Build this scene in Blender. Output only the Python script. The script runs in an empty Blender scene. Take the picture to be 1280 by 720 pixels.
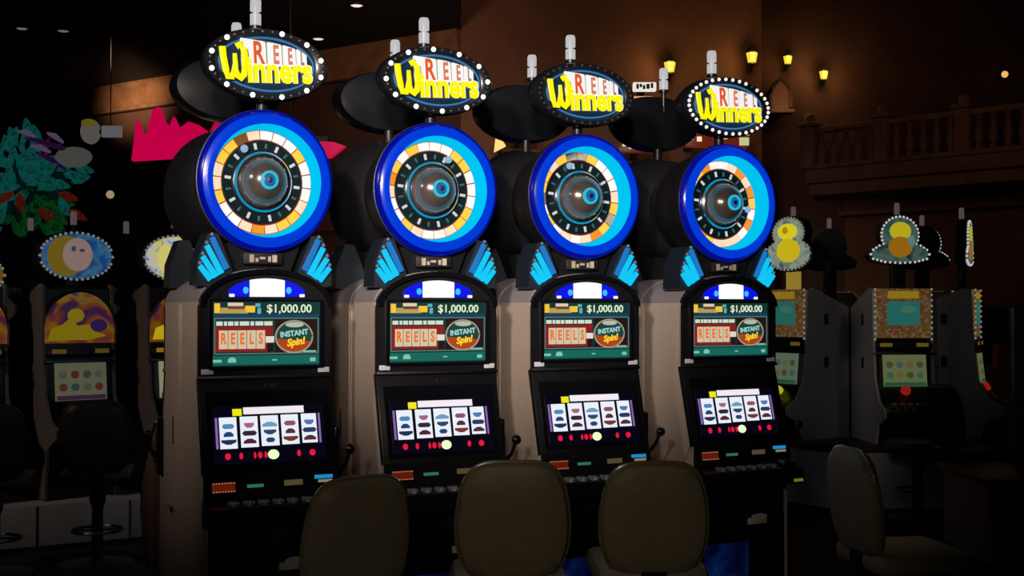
import bpy, bmesh, math, random
from mathutils import Vector, Matrix
random.seed(7)
S = bpy.context.scene
COL = S.collection
PI = math.pi
R = math.radians

# ------------------------------------------------------------------ camera
F = 1540.0                       # focal length in pixels of the 1280 px wide frame
HZ = 387.0                       # horizon row
cam = bpy.data.cameras.new('camera')
cam.sensor_width = 36.0
cam.lens = F / 1280 * 36.0
cam.clip_end = 100
camo = bpy.data.objects.new('camera', cam)
COL.objects.link(camo)
camo.location = (0, 0, 1.6)
camo.rotation_euler = (R(90) + math.atan((HZ - 360) / F), 0, 0)
S.camera = camo

# ------------------------------------------------------------------ world, exposure
S.view_settings.view_transform = 'Standard'
S.view_settings.look = 'None'
S.view_settings.gamma = 1.0
S.view_settings.exposure = 0.0
S.view_settings.use_curve_mapping = False
w = bpy.data.worlds.new('world'); S.world = w
w.use_nodes = True
w.node_tree.nodes['Background'].inputs[0].default_value = (1.0, 0.75, 0.6, 1)
w.node_tree.nodes['Background'].inputs[1].default_value = 0.0016

# ------------------------------------------------------------------ unseen spots added to brighten the hall
def spot(name, loc, aim, watts, deg, col, rad=0.12, blend=1.0):
    l = bpy.data.lights.new(name, 'SPOT')
    l.energy = watts; l.spot_size = R(deg); l.spot_blend = blend
    l.color = col; l.shadow_soft_size = rad
    o = bpy.data.objects.new(name, l); COL.objects.link(o)
    o.location = loc
    o.rotation_euler = (Vector(aim) - Vector(loc)).to_track_quat('-Z', 'Y').to_euler()
    return o
def point(name, loc, watts, col, rad=0.06):
    l = bpy.data.lights.new(name, 'POINT')
    l.energy = watts; l.color = col; l.shadow_soft_size = rad
    o = bpy.data.objects.new(name, l); COL.objects.link(o); o.location = loc
    return o
spot('added_spot', (-1.5, -1.0, 3.4), (-.30, 5.5, 2.42), 2100, 28, (1, .88, .78), .25)  # added key behind the viewpoint, its falloff darkens the edges
spot('added_spot', (-.15, -1.2, 3.1), (-.1, 5.5, 2.36), 1500, 27, (1, .88, .78), .25)  # added near the camera to light the gaps between cabinets
spot('added_spot', (-4.2, 2.0, 3.6), (-1.25, 5.3, 1.75), 230, 28, (1, .84, .74), .25)  # added to brighten the nearest machine's left panel
spot('added_spot', (-.9, -1.6, 2.9), (0.25, 4.7, .66), 150, 25, (1, .88, .74), .25)  # added fill for the chair backs
spot('added_spot', (0.5, 8.6, 4.4), (1.0, 15.5, 5.2), 140, 84, (1, .60, .42), .3)
spot('added_spot', (-4.4, 12.6, 4.35), (-5.55, 18.35, 4.70), 3600, 12, (1, .66, .38), .2)
spot('added_spot', (-1.4, 9.5, 4.2), (-1.6, 15.4, 4.5), 230, 50, (1, .66, .45), .2)
spot('added_spot', (4.3, 6.0, 4.6), (3.2, 10.6, 1.5), 17, 30, (1, .9, .82), .25)
spot('added_spot', (5.0, 12.0, 4.8), (6.0, 18.4, 3.4), 26, 75, (1, .58, .36), .3)
spot('added_spot', (-5.6, 4.6, 4.3), (-2.9, 8.5, .95), 130, 36, (1, .85, .75), .25)

# ------------------------------------------------------------------ materials
def lin(c):
    return tuple(((v / 255) / 12.92) if v / 255 <= 0.04045 else (((v / 255) + .055) / 1.055) ** 2.4 for v in c)
MATS = {}
def mat(name, rgb, rough=.5, metal=0.0, vary=.12, scale=30.0, bump=0.0, coat=0.0):
    if name in MATS: return MATS[name]
    m = bpy.data.materials.new(name); m.use_nodes = True
    nt = m.node_tree; b = nt.nodes['Principled BSDF']
    c = lin(rgb)
    tc = nt.nodes.new('ShaderNodeTexCoord')
    nz = nt.nodes.new('ShaderNodeTexNoise'); nz.inputs['Scale'].default_value = scale
    nz.inputs['Detail'].default_value = 3
    nt.links.new(tc.outputs['Object'], nz.inputs['Vector'])
    rp = nt.nodes.new('ShaderNodeValToRGB')
    rp.color_ramp.elements[0].position = .3; rp.color_ramp.elements[1].position = .7
    rp.color_ramp.elements[0].color = tuple(v * (1 - vary) for v in c) + (1,)
    rp.color_ramp.elements[1].color = tuple(min(1, v * (1 + vary)) for v in c) + (1,)
    nt.links.new(nz.outputs['Fac'], rp.inputs['Fac'])
    nt.links.new(rp.outputs['Color'], b.inputs['Base Color'])
    b.inputs['Roughness'].default_value = rough
    b.inputs['Metallic'].default_value = metal
    b.inputs['Coat Weight'].default_value = coat
    if bump:
        bp = nt.nodes.new('ShaderNodeBump'); bp.inputs['Strength'].default_value = bump
        bp.inputs['Distance'].default_value = .004
        nt.links.new(nz.outputs['Fac'], bp.inputs['Height'])
        nt.links.new(bp.outputs['Normal'], b.inputs['Normal'])
    MATS[name] = m
    return m
def glow(name, rgb, k=1.0, rough=.35, spec=.3):
    """lit plastic / lamp / screen: gives off light of its own"""
    if name in MATS: return MATS[name]
    m = bpy.data.materials.new(name); m.use_nodes = True
    b = m.node_tree.nodes['Principled BSDF']
    c = lin(rgb)
    b.inputs['Base Color'].default_value = tuple(.06 * v for v in c) + (1,)
    b.inputs['Roughness'].default_value = rough
    b.inputs['Specular IOR Level'].default_value = spec
    b.inputs['Emission Color'].default_value = c + (1,)
    b.inputs['Emission Strength'].default_value = k
    MATS[name] = m
    return m
def art(name, cols, scale=9.0, k=1.0, seed=0.0, detail=2.0):
    """back-lit printed glass: several flat inks in irregular patches"""
    if name in MATS: return MATS[name]
    m = bpy.data.materials.new(name); m.use_nodes = True
    nt = m.node_tree; b = nt.nodes['Principled BSDF']
    tc = nt.nodes.new('ShaderNodeTexCoord')
    mp = nt.nodes.new('ShaderNodeMapping'); mp.inputs['Location'].default_value = (seed, seed * 1.7, seed * .6)
    nz = nt.nodes.new('ShaderNodeTexNoise'); nz.inputs['Scale'].default_value = scale
    nz.inputs['Detail'].default_value = detail; nz.inputs['Distortion'].default_value = .8
    rp = nt.nodes.new('ShaderNodeValToRGB'); cr = rp.color_ramp
    n = len(cols)
    for i, c in enumerate(cols):
        p = .3 + .4 * i / max(1, n - 1)
        e = cr.elements[i] if i < 2 else cr.elements.new(p)
        e.position = p
    for i, c in enumerate(cols):
        cr.elements[i].position = .3 + .4 * i / max(1, n - 1)
        cr.elements[i].color = lin(c) + (1,)
    nt.links.new(tc.outputs['Object'], mp.inputs['Vector'])
    nt.links.new(mp.outputs['Vector'], nz.inputs['Vector'])
    nt.links.new(nz.outputs['Fac'], rp.inputs['Fac'])
    nt.links.new(rp.outputs['Color'], b.inputs['Emission Color'])
    b.inputs['Emission Strength'].default_value = k
    b.inputs['Base Color'].default_value = (.02, .02, .02, 1)
    b.inputs['Roughness'].default_value = .25
    MATS[name] = m
    return m
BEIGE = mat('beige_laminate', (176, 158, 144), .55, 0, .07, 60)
SHADELAM = mat('shaded_laminate', (132, 126, 130), .5, 0, .06, 40)  # arched roof: weaker light on the curve put into the grey
BLACK = mat('black_plastic', (20, 20, 23), .32, 0, .15, 40)
BLACKM = mat('black_matt', (15, 14, 16), .6, 0, .2, 40)
GLOSS = mat('black_gloss', (14, 14, 18), .12, 0, .1, 20)
NAVY = mat('navy_panel', (14, 26, 44), .3, 0, .15, 20)
CHROME = mat('chrome', (190, 190, 196), .18, 1, .08, 50)
STEEL = mat('dull_steel', (110, 108, 108), .35, 1, .1, 50)
LABEL = mat('white_sticker', (205, 205, 215), .5, 0, .06, 80)
INK = mat('grey_ink', (90, 90, 100), .6, 0, .1, 80)

# ------------------------------------------------------------------ mesh helpers
class MB:
    def __init__(self): self.bm = bmesh.new()
    def _faces(self, vs, fs):
        v = [self.bm.verts.new(p) for p in vs]
        for f in fs:
            try: self.bm.faces.new([v[i] for i in f])
            except ValueError: pass
        return v
    def box(self, c, s, bev=0.0, rot=None):
        mt = Matrix.Translation(c)
        if rot is not None: mt = mt @ rot
        mt = mt @ Matrix.Diagonal((s[0], s[1], s[2], 1))
        r = bmesh.ops.create_cube(self.bm, size=1, matrix=mt)
        if bev:
            es = list({e for v in r['verts'] for e in v.link_edges})
            bmesh.ops.bevel(self.bm, geom=es, offset=bev, segments=2, affect='EDGES', profile=.5)
        return self
    def prism(self, poly, y0, y1):
        """polygon in (x, z), extruded along y"""
        n = len(poly)
        vs = [(x, y0, z) for x, z in poly] + [(x, y1, z) for x, z in poly]
        fs = [tuple(range(n)), tuple(range(2 * n - 1, n - 1, -1))]
        fs += [(i, i + n, (i + 1) % n + n, (i + 1) % n) for i in range(n)]
        self._faces(vs, fs); return self
    def prism_x(self, poly, x0, x1):
        """polygon in (y, z), extruded along x"""
        n = len(poly)
        vs = [(x0, y, z) for y, z in poly] + [(x1, y, z) for y, z in poly]
        fs = [tuple(range(n)), tuple(range(2 * n - 1, n - 1, -1))]
        fs += [(i, i + n, (i + 1) % n + n, (i + 1) % n) for i in range(n)]
        self._faces(vs, fs); return self
    def lathe(self, prof, seg=48, axis='y', sx=1.0, sz=1.0, c=(0, 0, 0)):
        """profile of (radius, position along the axis); a radius of 0 closes to a point"""
        rings = []
        for r, a in prof:
            k = 1 if r < 1e-6 else seg
            ring = []
            for i in range(k):
                t = 2 * PI * i / seg
                u, v2 = r * math.cos(t) * sx, r * math.sin(t) * sz
                p = (u, a, v2) if axis == 'y' else (u, v2, a)
                ring.append(self.bm.verts.new((p[0] + c[0], p[1] + c[1], p[2] + c[2])))
            rings.append(ring)
        for A, B in zip(rings, rings[1:]):
            for i in range(seg):
                j = (i + 1) % seg
                q = [A[i % len(A)], A[j % len(A)], B[j % len(B)], B[i % len(B)]]
                u = []
                for x in q:
                    if x not in u: u.append(x)
                if len(u) > 2:
                    try: self.bm.faces.new(u)
                    except ValueError: pass
        return self
    def tube(self, pts, r, seg=8, closed=False):
        pts = [Vector(p) for p in pts]; n = len(pts); rings = []
        for i, p in enumerate(pts):
            a = pts[i - 1] if (i or closed) else p
            b = pts[(i + 1) % n] if (i < n - 1 or closed) else p
            d = (b - a).normalized()
            up = Vector((0, 0, 1)) if abs(d.z) < .95 else Vector((0, 1, 0))
            s = d.cross(up).normalized(); t = s.cross(d)
            rr = r[i] if isinstance(r, (list, tuple)) else r
            rings.append([self.bm.verts.new(p + rr * (math.cos(2 * PI * k / seg) * s + math.sin(2 * PI * k / seg) * t)) for k in range(seg)])
        m = n if closed else n - 1
        for i in range(m):
            A, B = rings[i], rings[(i + 1) % n]
            for k in range(seg):
                self.bm.faces.new((A[k], A[(k + 1) % seg], B[(k + 1) % seg], B[k]))
        if not closed:
            self.bm.faces.new(rings[0][::-1]); self.bm.faces.new(rings[-1])
        return self
    def ball(self, c, r, seg=12, sc=(1, 1, 1)):
        bmesh.ops.create_uvsphere(self.bm, u_segments=seg, v_segments=max(6, seg * 2 // 3), radius=r,
                                  matrix=Matrix.Translation(c) @ Matrix.Diagonal((sc[0], sc[1], sc[2], 1)))
        return self
    def mesh(self, name, m, ang=38):
        bmesh.ops.recalc_face_normals(self.bm, faces=self.bm.faces)
        me = bpy.data.meshes.new(name); self.bm.to_mesh(me); self.bm.free()
        for p in me.polygons: p.use_smooth = True
        me.set_sharp_from_angle(angle=R(ang))
        me.materials.append(m)
        return me
CACHE = {}
def M(key, fn, m):
    """build a mesh once for each key"""
    if key not in CACHE: CACHE[key] = fn(MB()).mesh(key, m)
    return CACHE[key]
def part(name, me, parent=None, loc=(0, 0, 0), rot=(0, 0, 0), label=None, scale=None):
    o = bpy.data.objects.new(name, me); COL.objects.link(o)
    o.parent = parent; o.location = loc; o.rotation_euler = rot
    if scale: o.scale = scale
    if label: o['label'] = label
    return o
def one(name, mb, m, parent=None, loc=(0, 0, 0), rot=(0, 0, 0), label=None):
    return part(name, mb.mesh(name, m), parent, loc, rot, label)
def tag(o, label, cat, group=None):
    o['label'] = label; o['category'] = cat
    if group: o['group'] = group
    return o
def thing(name, label, cat, loc=(0, 0, 0), rz=0.0, group=None):
    o = bpy.data.objects.new(name, None); COL.objects.link(o)
    o.empty_display_size = .1
    o.location = loc; o.rotation_euler = (0, 0, rz)
    return tag(o, label, cat, group)
def struct(name, mb, m, parent=None, loc=(0, 0, 0), rot=(0, 0, 0)):
    o = one(name, mb, m, parent, loc, rot)
    o['kind'] = 'structure'
    return o
def stuff(o):
    o['kind'] = 'stuff'
    return o
def text(key, s, size, m, off=0.0, ext=.0015, sx=1.0, shear=0.0, gap=1.0):
    """flat lettering in the x-z plane, centred, facing -y"""
    if key in CACHE: return CACHE[key]
    cu = bpy.data.curves.new(key, 'FONT'); cu.body = s; cu.size = size
    cu.align_x = 'CENTER'; cu.align_y = 'CENTER'; cu.offset = off; cu.extrude = ext
    cu.shear = shear; cu.space_character = gap; cu.resolution_u = 3
    o = bpy.data.objects.new(key, cu); COL.objects.link(o)
    dg = bpy.context.evaluated_depsgraph_get()
    me = bpy.data.meshes.new_from_object(o.evaluated_get(dg))
    bpy.data.objects.remove(o); bpy.data.curves.remove(cu)
    me.transform(Matrix.Rotation(R(90), 4, 'X') @ Matrix.Diagonal((sx, 1, 1, 1)))
    me.name = key; me.materials.clear(); me.materials.append(m)
    CACHE[key] = me
    return me
def ell(a, b, n=48, x=0, z=0, t0=0, t1=2 * PI, full=True):
    k = n if full else n + 1
    return [(x + a * math.cos(t0 + (t1 - t0) * i / n), z + b * math.sin(t0 + (t1 - t0) * i / n)) for i in range(k)]
def px(x, y, Y):
    """a point at distance Y in front of the camera"""
    return ((x - 640) / F * Y, Y, 1.6 - (y - HZ) / F * Y)

# ================================================================== the hall
CARPET = mat('dark_carpet', (26, 17, 14), .95, 0, .5, 5, .3)
struct('floor', MB().box((0, 10, -.05), (40, 40, .1)), CARPET)
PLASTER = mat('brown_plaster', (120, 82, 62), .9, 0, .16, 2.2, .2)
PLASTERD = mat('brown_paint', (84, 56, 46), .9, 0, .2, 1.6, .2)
BLACKC = mat('black_ceiling_paint', (9, 8, 9), .95, 0, .2, 3)
WOODT = mat('brown_timber', (126, 88, 62), .7, 0, .3, 5, .3)
def wall_run(name, a, b, z0, z1, th, m):
    a, b = Vector(a), Vector(b); d = b - a
    return struct(name, MB().box((d.length / 2, th / 2, (z0 + z1) / 2), (d.length, th, z1 - z0)), m,
                  loc=(a.x, a.y, 0), rot=(0, 0, math.atan2(d.y, d.x)))
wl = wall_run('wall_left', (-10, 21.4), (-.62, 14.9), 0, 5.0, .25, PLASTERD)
# bands of the left wall: upper fascia and a lower rail
L = Vector((9.38, -6.5)).length
for nm, z0, z1, d, m in (('fascia_board', 4.62, 5.0, .10, WOODT), ('fascia_board', 4.56, 4.62, .16, WOODT),
                         ('wall_rail', 2.62, 2.86, .08, mat('red_brown_rail', (120, 60, 42), .8))):
    one(nm, MB().box((L / 2, -d / 2, (z0 + z1) / 2), (L, d, z1 - z0), .012), m, wl)
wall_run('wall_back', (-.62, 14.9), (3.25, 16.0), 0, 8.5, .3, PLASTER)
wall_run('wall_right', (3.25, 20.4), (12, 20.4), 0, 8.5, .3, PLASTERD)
ceil = struct('ceiling', MB().prism_x([(-6, 5.0), (22, 5.0), (22, 5.2), (-6, 5.2)], -14, -.62), BLACKC)
struct('ceiling_upper', MB().prism_x([(-6, 8.5), (22, 8.5), (22, 8.7), (-6, 8.7)], -.62, 14), BLACKC)

# ================================================================== wheel slot machines
CYAN = glow('cyan_light_ring', (0, 196, 242), .95, .6, .0)
BLUE = glow('blue_light_rim', (0, 62, 224), .85, .2)
DEEP = glow('deep_blue_rim', (2, 14, 150), .8, .2)
FAN = glow('fan_light', (16, 196, 242), 1.0)
FAN2 = glow('fan_light_blue', (30, 130, 214), .8)
BULB = glow('lit_bulb', (255, 255, 250), 1.6)
BULBS = glow('small_lit_bulb', (255, 245, 240), 1.0)
OFF = glow('unlit_bulb_glow', (92, 88, 84), .35, .2)  # bulbs that are off, with a faint glow added to show them
LAMPW = glow('frosted_white_lamp', (196, 196, 198), .85)
YEL = glow('yellow_neon', (248, 240, 0), 1.0)
WHT = glow('white_backlight', (252, 252, 250), 1.0)
REELW = glow('reel_white', (246, 244, 240), .95)
GREYL = glow('grey_gap_light', (120, 128, 124), .7)
DOME = mat('smoked_dome', (96, 84, 80), .22, .55, .35, 9, 0, .6)
RED = glow('red_print', (170, 20, 24), .9)
SEGC = {'w': glow('wheel_white', (255, 246, 238), 1.0), 'p': glow('wheel_pale', (255, 226, 190), .95),
        'y': glow('wheel_yellow', (255, 206, 70), 1.0), 'o': glow('wheel_orange', (244, 150, 40), .95),
        'g': mat('wheel_unlit', (160, 150, 130), .4), 'b': glow('wheel_dim_amber', (150, 104, 50), .6)}
SEGS = ['wwwywwwpyypopwwyppyybp', 'wwyywwwyypwwpywwpoywyw', 'gywwwpygyopwpwywgyypyg', 'wpopoywowpppyowwwywyow']
WZ, ZT = 2.124, 2.60
HW = .283                          # half width of a cabinet
DEPTH = .33

def arch_poly(hw, z0, zs, zt, n=20):
    return [(-hw, z0), (hw, z0)] + ell(hw, zt - zs, n, 0, zs, 0, PI, False)

def wheel_machine(label, loc, rz, idx, rear=False):
    t = thing('slot_machine', label, 'slot machine', loc, rz, 'wheel slot machines back to back in the middle bank')
    # ---- cabinet
    prof = [(DEPTH, .02), (DEPTH, 1.632), (0, 1.632), (0, 1.33), (-.10, .95), (-.10, .02)]
    for s in (-1, 1):
        x0 = s * HW
        sp = part('side_panel', M('side_panel%d' % s, lambda b: b.prism_x(prof, x0, x0 - s * .022), BEIGE), t)
        if s == (1 if rear else -1):
            part('seam_strip', M('seam%d' % s, lambda b: b.box((0, 0, .83), (.004, .010, 1.58)), mat('seam_beige', (206, 190, 176), .35)), sp, (s * (HW + .001), DEPTH - .008, 0))
        if s == 1 and rear:
            part('lock', M('lock', lambda b: b.lathe([(0, -.012), (.014, -.012), (.016, 0), (.016, .004)], 14), CHROME), sp, (HW, .2, .74), (0, 0, R(90)))
            part('vent_slot', M('vslot', lambda b: b.box((0, 0, 0), (.004, .014, .12), .001), BLACKM), sp, (HW + .001, .20, 1.08))
            part('hinge_line', M('hline', lambda b: b.box((0, 0, 0), (.003, .25, .004)), INK), sp, (HW + .001, .2, .74))
    if rear:
        chk = [(-.02, 1.10), (-.16, 1.00), (-.30, .88), (-.40, .77), (-.38, .64), (-.30, .50), (-.22, .42), (-.10, .40), (-.09, .95)]
        for s in (-1, 1):
            ck = part('deck_cheek', M('deck_cheek%d' % s, lambda b: b.prism_x(chk, s * HW, s * (HW + .03)), mat('brown_cheek', (136, 100, 86), .5)), t)
            part('cheek_trim', M('cheek_trim%d' % s, lambda b: b.tube([(s * (HW + .032), y, z) for y, z in chk[:7]], .007, 8), CHROME), ck)
    def roof(b):
        po = ell(HW, .135, 20, 0, 1.632, 0, PI, False); pi = ell(HW - .02, .115, 20, 0, 1.632, PI, 0, False)
        return b.prism(po + pi, .012, DEPTH)
    part('arched_roof', M('arched_roof', roof, SHADELAM), t)
    part('back_panel', M('back_panel', lambda b: b.prism(arch_poly(HW - .022, .02, 1.632, 1.745), DEPTH - .03, DEPTH - .012), BLACKM), t)
    # ---- upper front with arch light and screen
    def face(b):
        po = [(-HW, 1.335), (HW, 1.335)] + ell(HW, .15, 24, 0, 1.615, 0, PI, False)
        return b.prism(po, -.018, .012)
    uf = part('upper_front', M('upper_front', face, BLACK), t)
    part('arch_bezel', M('arch_bezel', lambda b: b.prism(ell(HW, .15, 24, 0, 1.615, 0, PI, False) + ell(HW - .022, .13, 24, 0, 1.615, PI, 0, False), -.034, -.017), GLOSS), uf)
    zz = lambda x: 1.652 + .074 * math.sqrt(max(0, 1 - (x / .172) ** 2))
    def lens(x0, x1):
        n = 8
        return [(x0, 1.652), (x1, 1.652)] + [(x1 + (x0 - x1) * i / n, zz(x1 + (x0 - x1) * i / n) + .0005) for i in range(n + 1)]
    for nm, x0, x1, m in (('white_light', -.075, .075, WHT), ('blue_light', -.162, -.075, glow('arch_blue', (10, 20, 225), 1.0)),
                          ('blue_light', .075, .162, MATS['arch_blue'])):
        part(nm, M('arch%.2f' % x0, lambda b: b.prism(lens(x0, x1), -.026, -.017), m), uf)
    for s in (-1, 1):
        part('arch_lamp', M('arch_lamp', lambda b: b.prism(ell(.011, .014, 14), -.003, .003), glow('arch_cyan', (60, 190, 255), 1.0)), uf, (s * .092, -.028, 1.678))
        part('arch_lamp', M('arch_tip', lambda b: b.box((0, 0, 0), (.022, .006, .012), .002), WHT), uf, (s * .15, -.028, 1.657))
    for s in (-1, 1):
        part('sticker', M('sticker', lambda b: b.box((0, 0, 0), (.05, .003, .021), .001), LABEL), uf, (s * .248, -.0195, 1.352))
    def Z(zx, zy): return ((200 + zx / 4.8 - 333) / 298, WZ - (330 + zy / 4.8 - 226) / 307)
    def rect(b, x0, y0, x1, y1, d0, d1):
        a = Z(x0, y0); c = Z(x1, y1)
        return b.box(((a[0] + c[0]) / 2, (d0 + d1) / 2, (a[1] + c[1]) / 2), (c[0] - a[0], abs(d1 - d0), a[1] - c[1]))
    part('screen_bezel', M('screen_bezel', lambda b: rect(rect(rect(rect(b, 290, 212, 312, 625, -.03, -.017), 966, 212, 990, 625, -.03, -.017), 312, 212, 966, 226, -.03, -.017), 312, 608, 966, 625, -.03, -.017), GLOSS), uf)
    sc = part('screen', M('screen', lambda b: rect(b, 308, 224, 968, 612, -.020, -.012), glow('screen_teal', (18, 56, 54), .9)), t)
    F_ = -.0215
    def pr(nm, key, m, rects, d=0.0):
        def f(b):
            for q in rects: rect(b, *q, F_ - d - .0012, F_ - d)
            return b
        return part(nm, M(key, f, m), sc)
    pr('banner_yellow', 's_yel', glow('scr_yellow', (238, 190, 60), 1), [(322, 236, 356, 294)])
    pr('banner_yellow', 's_yel2', MATS['scr_yellow'], [(506, 250, 566, 290)])
    pr('banner_tan', 's_tan', glow('scr_tan', (186, 160, 84), .9), [(358, 262, 520, 296)])
    pr('banner_pink', 's_pink', glow('scr_pink', (226, 200, 176), .95), [(402, 232, 494, 252)], .001)
    pr('banner_brown', 's_brn', glow('scr_brown', (100, 70, 50), .9), [(404, 253, 500, 270)], .001)
    pr('banner_cyan', 's_cyn', glow('scr_cyan', (96, 178, 190), .9), [(568, 236, 598, 256)])
    pr('banner_cyan', 's_cyn2', MATS['scr_cyan'], [(580, 262, 602, 298)])
    pr('blue_band', 's_blue', glow('scr_blue', (20, 66, 96), .9), [(314, 300, 962, 320)])
    pr('frame_line', 's_line', glow('scr_line', (120, 136, 130), .8), [(322, 322, 960, 327), (322, 532, 960, 537), (322, 327, 327, 532), (955, 327, 960, 532)])
    stuff(pr('slogan_words', 's_slog', glow('scr_pale', (214, 226, 206), .9),
       [(334, 343, 372, 368), (380, 343, 398, 368), (404, 343, 436, 368), (442, 343, 466, 368), (474, 343, 530, 368), (538, 343, 560, 368), (568, 343, 616, 368), (622, 343, 672, 368)]))
    pr('red_panel', 's_red', glow('scr_red', (152, 30, 30), .85), [(330, 376, 640, 522), (640, 376, 676, 424)])
    pr('dark_panel', 's_dark', glow('scr_dark', (40, 24, 24), .8), [(640, 474, 680, 524), (690, 332, 950, 530)], -.0006)
    [pr('cream_cell', 's_cream%d' % i, glow('scr_cream', (206, 198, 166), .95), [(350 + i * 56, 396, 402 + i * 56, 506)], .001) for i in range(5)]
    pr('white_tab', 's_white', glow('scr_white', (226, 220, 200), .95), [(630, 432, 682, 470)], .001)
    pr('teal_band', 's_teal', glow('scr_band', (24, 104, 92), .9), [(312, 546, 962, 600)])
    stuff(pr('footer_words', 's_foot', glow('scr_foot', (130, 200, 176), .9), [(316, 568, 366, 584), (404, 564, 452, 586), (412, 556, 444, 564), (672, 570, 700, 578), (906, 564, 940, 586), (860, 520, 944, 530)], .001))
    a = Z(776, 269)
    part('jackpot_sum', text('t_sum', '$1,000.00', .0475, glow('scr_sum', (214, 232, 196), 1.0), .0007, .0008, 1.04), sc, (a[0], F_ - .0008, a[1]))
    for i, ch in enumerate('REELS'):
        a = Z(376 + i * 56, 448)
        part('reel_letter', text('t_reels' + ch, ch, .062, glow('scr_orange', (236, 104, 40), 1.0), .0022, .0008, .62), sc, (a[0], F_ - .0025, a[1]))
    a = Z(806, 436)
    part('badge_ring', M('badge_ring', lambda b: b.prism(ell(.083, .068, 32) + [(.083, 0), (.077, 0)] + ell(.077, .062, 32, t0=2 * PI, t1=0), -.003, 0), glow('scr_ring', (170, 160, 140), .85)), sc, (a[0], F_ - .001, a[1]))
    part('badge', M('badge', lambda b: b.prism(ell(.077, .062, 32), -.001, 0), glow('scr_badge', (30, 66, 62), .9)), sc, (a[0], F_ - .001, a[1]))
    part('badge_base', M('badge_base', lambda b: b.prism(ell(.074, .059, 20, t0=PI * 1.02, t1=PI * 1.92, full=False), -.001, 0), glow('scr_rust', (176, 70, 26), .9)), sc, (a[0], F_ - .002, a[1] - .004))
    part('badge_top', M('badge_top', lambda b: b.prism(ell(.04, .011, 16), -.001, 0), glow('scr_pale2', (190, 196, 176), .85)), sc, (a[0] + .002, F_ - .002, a[1] + .049))
    part('badge_word', text('t_inst', 'INSTANT', .031, glow('scr_aqua', (150, 206, 200), 1.0), .0012, .0006, .95), sc, (a[0], F_ - .0025, a[1] + .013), (0, R(-6), 0))
    part('badge_word', text('t_spin', 'Spin!', .04, glow('scr_gold', (250, 206, 50), 1.0), .0016, .0006, 1.0, .25), sc, (a[0] + .006, F_ - .0032, a[1] - .022), (0, R(-8), 0))
    # ---- lower front, leaning out towards the player
    tilt = math.atan2(.10, .38)
    lo = part('lower_front', M('lower_front', lambda b: b.box((0, .010, 0), (HW * 2 + .002, .034, .393), .003), BLACK), t, (0, -.05, 1.14), (-tilt, 0, 0))
    part('ledge', M('ledge', lambda b: b.box((0, -.012, 1.328), (HW * 2 + .006, .03, .014), .003), STEEL), t)
    part('maker_mark', M('maker_mark', lambda b: b.box((-.03, 0, -.004), (.008, .002, .006)).box((-.004, 0, 0), (.014, .002, .014)).box((.022, 0, .002), (.014, .002, .010)).box((.04, 0, -.004), (.007, .002, .006)), STEEL), lo, (.0, -.008, .155))
    part('lower_bezel', M('lower_bezel', lambda b: b.prism([(-.258, -.175), (.258, -.175), (.258, .135), (-.258, .135)], -.004, .002), GLOSS), lo, (0, -.007, 0))
    def Q(zx, zy):
        return ((180 + zx / 2.768 - 333) / 303, (WZ - (460 + zy / 2.768 - 226) / 307 - 1.145) / math.cos(tilt))
    ls = part('reel_screen', M('reel_screen', lambda b: b.box(((Q(226, 0)[0] + Q(622, 0)[0]) / 2, -.004, (Q(0, 122)[1] + Q(0, 312)[1]) / 2), (Q(622, 0)[0] - Q(226, 0)[0], .004, Q(0, 122)[1] - Q(0, 312)[1])), glow('reel_screen_dark', (10, 6, 26), .6)), lo, (0, -.007, 0))
    def lr(nm, key, m, rects, d=.0):
        def f(b):
            for x0, y0, x1, y1 in rects:
                a, c = Q(x0, y0), Q(x1, y1)
                b.box(((a[0] + c[0]) / 2, -.0072 - d, (a[1] + c[1]) / 2), (c[0] - a[0], .0012, a[1] - c[1]))
            return b
        return part(nm, M(key, f, m), ls)
    lr('message_bar', 'l_msg', glow('msg_white', (240, 232, 240), 1), [(334, 129, 550, 152)])
    lr('message_tab', 'l_tab', glow('msg_yellow', (236, 230, 20), 1), [(296, 133, 328, 156)])
    REEL = glow('video_reel', (232, 238, 248), 1.0)
    for i, (x0, x1) in enumerate(((248, 308), (320, 382), (392, 455), (465, 527), (538, 593))):
        lr('video_reel', 'l_reel%d' % i, REEL, [(x0, 160 - i * .8, x1, 263 - i * 2)])
    lr('side_bar', 'l_side', glow('reel_violet', (150, 110, 190), .8), [(234, 160, 242, 262)])
    lr('side_bar', 'l_side2', MATS['reel_violet'], [(600, 156, 607, 256)])
    cols = [((86, 150, 200), (40, 70, 130), (40, 52, 90)), ((180, 110, 130), (60, 40, 60), (90, 40, 56)), ((120, 170, 210), (50, 80, 120), (50, 70, 120)),
            ((150, 90, 110), (90, 50, 60), (130, 60, 50)), ((90, 130, 190), (50, 60, 110), (90, 50, 60))]
    for i, (x0, x1) in enumerate(((248, 308), (320, 382), (392, 455), (465, 527), (538, 593))):
        for j in range(3):
            key = 'l_sym%d%d' % (i, j)
            mm = glow('sym_%d%d' % (i, j), cols[i][j], .8)
            cx, cy, hw_ = (x0 + x1) / 2, 190 + j * 26 - i, [22, 17, 26][(i + j) % 3]
            A, C = Q(cx - hw_, cy - 8), Q(cx + hw_, cy + 8); e = .009; k = (i * 2 + j) % 3
            def sym(b):
                x, z, X, Zt = A[0], C[1], C[0], A[1]; mx = (x + X) / 2; mz = (z + Zt) / 2
                po = ([(x, mz), (x + e, z), (X - e, z), (X, mz), (X - e, Zt), (x + e, Zt)], [(x, z), (X, z), (X, mz), (mx + e, Zt), (mx - e, Zt), (x, mz)],
                      [(x, Zt), (x, mz), (mx - e, z), (mx + e, z), (X, mz), (X, Zt)])[k]
                return b.prism(po, -.0102, -.0088)
            part('reel_symbol', M(key, sym, mm), ls)
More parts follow.
